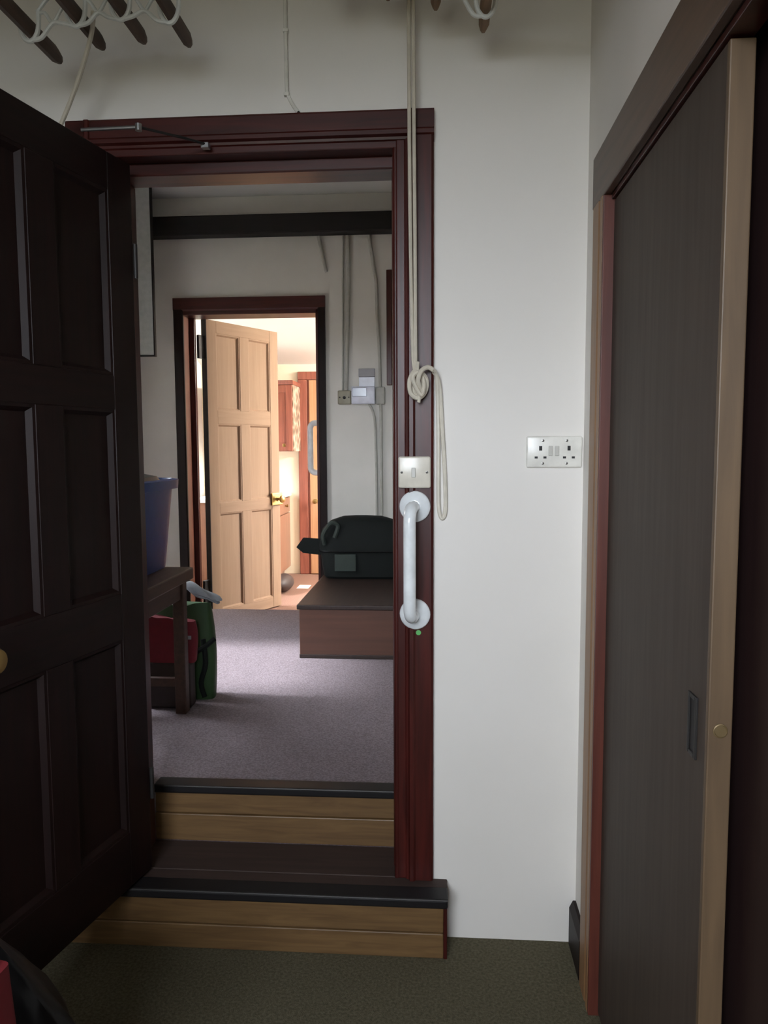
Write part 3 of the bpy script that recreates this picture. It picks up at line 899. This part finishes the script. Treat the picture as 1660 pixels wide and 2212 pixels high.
gb = soft_bag('carrier_bag', 'green_bag', -1.06, 3.055, 0.135, 0.055, ZU, 0.735, 'green carrier bag with black straps on the hall carpet', 3)
for x in (-1.02, -0.965):
    obj('handle', T(smooth_path([(x, 3.008, 0.60), (x + 0.01, 2.998, 0.50), (x - 0.01, 2.998, 0.42), (x + 0.004, 2.998, 0.36)], 5), 0.011, seg=8), 'black_fabric', gb, True)
obj('handle', T(smooth_path([(-1.04, 2.998, 0.53), (-1.0, 2.996, 0.545), (-0.95, 2.998, 0.575), (-0.92, 3.02, 0.60)], 5), 0.010, seg=8), 'black_fabric', gb, True)
rb = soft_bag('shoulder_bag', 'red_fabric', -1.075, 2.932, 0.115, 0.036, 0.53, 0.705, 'small dark red bag resting against the green bag', 5)
obj('printed_strip', B(-1.025, -0.977, 2.892, 2.896, 0.628, 0.642), 'grey_cloth', rb)
obj('storage_box', B(-1.17, -0.985, 2.890, 2.965, ZU, 0.53, bev=0.01), 'shoe', None, label='dark box on the hall carpet under the small red bag', cat='box')
bm = bmesh.new()
bmesh.ops.create_icosphere(bm, subdivisions=3, radius=1.0)
for v in bm.verts:
    n_ = v.co.copy()
    wob = 1 + 0.14 * math.sin(6 * n_.x + 4 * n_.y) + 0.10 * math.sin(8 * n_.z + 3 * n_.x)
    v.co = Vector((-0.985 + 0.075 * n_.x * wob - 0.045 * n_.z, 3.05 + 0.05 * n_.y * wob, 0.79 + 0.035 * n_.z * wob - 0.03 * n_.x))
obj('folded_cloth', bm, 'grey_cloth', None, True, label='grey cloth stuffed in the top of the green bag', cat='cloth', origin=(-0.985, 3.03, 0.73))

# ------------------------------------------------------------------ far hall wall fittings
YW = YB0 - 0.001


def conduit(label, pts, r):
    obj('wall_conduit', T(smooth_path(pts, 5), r, seg=10), 'conduit', None, True, label=label, cat='conduit', origin=pts[-1])


conduit('wide painted conduit running down to the small square junction box', [(-0.555, YW - 0.010, 2.672), (-0.553, YW - 0.010, 2.4), (-0.566, YW - 0.012, 1.9), (-0.572, YW - 0.012, 1.737)], 0.012)
conduit('thin painted cable just left of the wide conduit', [(-0.585, YW - 0.006, 2.672), (-0.588, YW - 0.006, 2.4), (-0.592, YW - 0.006, 1.9), (-0.594, YW - 0.006, 1.737)], 0.006)
conduit('painted conduit bending down past the grey isolator box to the chest', [(-0.425, YW - 0.010, 2.672), (-0.402, YW - 0.010, 2.52), (-0.382, YW - 0.010, 2.38), (-0.377, YW - 0.010, 2.2), (-0.362, YW - 0.010, 1.9), (-0.355, YW - 0.010, 1.3), (-0.355, YW - 0.010, 0.70)], 0.010)
conduit('dark short cable emerging from under the beam above the kitchen doorway', [(-0.735, YW - 0.012, 2.672), (-0.722, YW - 0.014, 2.61), (-0.705, YW - 0.010, 2.53), (-0.690, YW - 0.004, 2.46)], 0.010)
conduit('thin cable dropping from the meter box towards the chest', [(-0.43, YW - 0.010, 1.652), (-0.405, YW - 0.010, 1.60), (-0.392, YW - 0.010, 1.5), (-0.385, YW - 0.010, 1.1), (-0.385, YW - 0.010, 0.70)], 0.008)

jb = thing('junction_box', (-0.582, YW, 1.649), 'small square beige junction box at the foot of the conduit', 'junction box')
obj('plate', B(-0.624, -0.540, YW - 0.030, YW, 1.649, 1.735, bev=0.008, seg=3), 'jbox', jb, True)
obj('knob', lathe(bmesh.new(), [(0.010, 0), (0.009, 0.006), (0, 0.007)], (-0.582, YW - 0.030, 1.690), (0, -1, 0), 16), 'hole', jb, True)
for x in (-0.610, -0.554):
    obj('screw', lathe(bmesh.new(), [(0.004, 0), (0.004, 0.001), (0, 0.0015)], (x, YW - 0.030, 1.692), (0, -1, 0), 10), 'hole', jb)
mt = thing('consumer_unit', (-0.462, YW, 1.65), 'white meter box with a tinted window on the far hall wall', 'fuse box')
obj('case', B(-0.536, -0.390, YW - 0.055, YW, 1.650, 1.757, bev=0.006, seg=3), 'meter_white', mt, True)
obj('window', B(-0.530, -0.440, YW - 0.060, YW - 0.054, 1.695, 1.748, bev=0.002), 'meter_screen', mt)
obj('backing_board', B(-0.492, -0.394, YW - 0.012, YW, 1.758, 1.817, bev=0.002), 'meter_white', mt)
obj('label_plate', B(-0.494, -0.392, YW - 0.016, YW, 1.818, 1.868, bev=0.002), 'label_grey', mt)
obj('isolator_box', B(-0.386, -0.330, YW - 0.035, YW, 1.648, 1.755, bev=0.006), 'conduit', None, label='grey isolator box beside the white meter box', cat='isolator', origin=(-0.358, YW, 1.648))

fr = thing('notice_board', (-0.05, YW, 1.765), 'red brown framed board on the far hall wall by the jamb', 'board')
obj('board', B(-0.30, 0.22, YW - 0.012, YW, 1.78, 2.445), 'red_reveal', fr)
obj('frame_side', B(-0.318, -0.285, YW - 0.030, YW, 1.765, 2.46, bev=0.003), 'mahogany', fr)
obj('frame_side', B(0.205, 0.238, YW - 0.030, YW, 1.765, 2.46, bev=0.003), 'mahogany', fr)
obj('frame_rail', B(-0.285, 0.205, YW - 0.030, YW, 1.765, 1.80, bev=0.003), 'mahogany_x', fr)
obj('frame_rail', B(-0.285, 0.205, YW - 0.030, YW, 2.425, 2.46, bev=0.003), 'mahogany_x', fr)

pb = thing('boxed_panel', (-1.80, 4.45, 1.93), 'tall pale panel hanging at the upper left of the hall', 'panel')
obj('board', B(-1.945, -1.682, 4.45, 4.472, 1.935, 2.923), 'panel_grey', pb)
obj('edge_strip', boxes([(-1.681, -1.673, 4.448, 4.474, 1.925, 2.923), (-1.945, -1.681, 4.448, 4.474, 1.926, 1.934)]), 'beam', pb)  # dark strips stand in for the shadow line around the panel

# ------------------------------------------------------------------ kitchen things
kl = thing('added_strip_light', (0.8, 6.0, 2.33), 'unseen white strip light added on the sloping kitchen ceiling', 'light')  # out-of-view lamp added to brighten the kitchen
obj('casing', B(0.76, 0.84, 5.70, 6.30, 2.345, 2.36, bev=0.004), 'white_plastic', kl)
em = bpy.data.materials.new('lit_tube')
em.use_nodes = True
eb = em.node_tree.nodes['Principled BSDF']
eb.inputs['Emission Color'].default_value = (1.0, 0.93, 0.84, 1)
eb.inputs['Emission Strength'].default_value = 1500
MATS['lit_tube'] = em
obj('lamp_tube', T([(0.80, 5.71, 2.315), (0.80, 6.29, 2.315)], 0.014, seg=12), 'lit_tube', kl, True)
for y in (5.705, 6.295):
    obj('end_cap', B(0.782, 0.818, y - 0.008, y + 0.008, 2.30, 2.346, bev=0.002), 'white_plastic', kl)
pl = bpy.data.lights.new('kitchen_fill_light', 'AREA')  # extra fill shining down from under the added tube
pl.shape = 'RECTANGLE'
pl.size, pl.size_y = 0.03, 0.56
pl.energy = 60
pl.color = (1.0, 0.93, 0.84)
po = bpy.data.objects.new('kitchen_fill_light', pl)
C.objects.link(po)
po.location = (0.80, 6.0, 2.298)
po.rotation_euler = (0, 0, 0)
wc = thing('wall_cupboard', (-1.55, 6.8, 1.345), 'red brown kitchen wall cupboard with a cornice', 'cupboard')
obj('carcass', B(-1.95, -1.277, 6.62, 6.998, 1.349, 1.93), 'red_cab', wc)
obj('side_panel', B(-1.277, -1.270, 6.63, 6.998, 1.349, 1.93), 'mottled', wc)
obj('cornice', prism(bmesh.new(), [(6.60, 1.93), (6.585, 1.955), (6.575, 1.965), (6.998, 1.965), (6.998, 1.93)], 'x', -1.95, -1.262), 'red_cab', wc)
for xa, xb in ((-1.94, -1.60), (-1.585, -1.275)):
    dd = obj('cupboard_door', boxes([(xa, xa + 0.055, 6.60, 6.62, 1.355, 1.925), (xb - 0.055, xb, 6.60, 6.62, 1.355, 1.925), (xa + 0.055, xb - 0.055, 6.60, 6.62, 1.355, 1.42), (xa + 0.055, xb - 0.055, 6.60, 6.62, 1.86, 1.925)], 0.003), 'red_cab', wc)
    obj('panel', B(xa + 0.055, xb - 0.055, 6.608, 6.618, 1.42, 1.86), 'red_cab', dd)
obj('knob', lathe(bmesh.new(), [(0.008, 0), (0.008, 0.012), (0.016, 0.018), (0.014, 0.03), (0, 0.034)], (-1.345, 6.60, 1.402), (0, -1, 0), 16), 'brass', wc, True)

bu = thing('base_unit', (-1.78, 6.6, ZK), 'brown kitchen base unit below the pale worktop', 'cupboard')
obj('carcass', B(-2.0, -1.40, 6.05, 6.995, 0.27, 0.935), 'base_cab', bu)
obj('plinth', B(-2.0, -1.445, 6.07, 6.995, ZK, 0.27), 'base_cab', bu)
obj('cupboard_door', B(-1.40, -1.382, 6.06, 6.53, 0.275, 0.78, bev=0.003), 'base_cab', bu)
obj('cupboard_door', B(-1.40, -1.382, 6.54, 6.99, 0.275, 0.78, bev=0.003), 'base_cab', bu)
for ya, yb in ((6.06, 6.53), (6.54, 6.99)):
    dr = obj('drawer', B(-1.40, -1.382, ya, yb, 0.79, 0.925, bev=0.003), 'base_cab', bu)
    obj('knob', lathe(bmesh.new(), [(0.007, 0), (0.007, 0.012), (0.014, 0.018), (0.012, 0.028), (0, 0.03)], (-1.382, (ya + yb) / 2, 0.858), (1, 0, 0), 14), 'brass', dr, True)
obj('worktop', B(-2.0, -1.368, 6.03, 6.996, 0.937, 0.972, bev=0.004), 'worktop', None, label='pale worktop lying over the kitchen base unit', cat='worktop')
obj('bottle', lathe(bmesh.new(), [(0.03, 0), (0.032, 0.005), (0.032, 0.12), (0.026, 0.14), (0.011, 0.16), (0.011, 0.19), (0, 0.19)], (-1.46, 6.5, 0.973), (0, 0, 1), 20), 'green_bag', None, True, label='small green bottle on the pale worktop', cat='bottle', origin=(-1.46, 6.5, 0.973))
obj('paper_sheet', B(-1.19, -1.09, 6.24, 6.40, ZK + 0.0005, ZK + 0.002), 'paper', None, label='pale sheet of paper on the kitchen floor', cat='paper', origin=(-1.14, 6.32, ZK))
bm = bmesh.new()
bmesh.ops.create_icosphere(bm, subdivisions=3, radius=1.0)
for v in bm.verts:
    n_ = v.co.copy()
    v.co = Vector((-1.27 + 0.075 * n_.x, 6.13 + 0.19 * n_.y, ZK + 0.001 + max(0, (0.075 + 0.075 * n_.z) * (1.0 if n_.y < 0 else 1 - 0.3 * n_.y))))
obj('floor_bundle', bm, 'shoe', None, True, label='dark brown bundle lying on the kitchen floor by the cream door', cat='bundle', origin=(-1.27, 6.13, ZK))
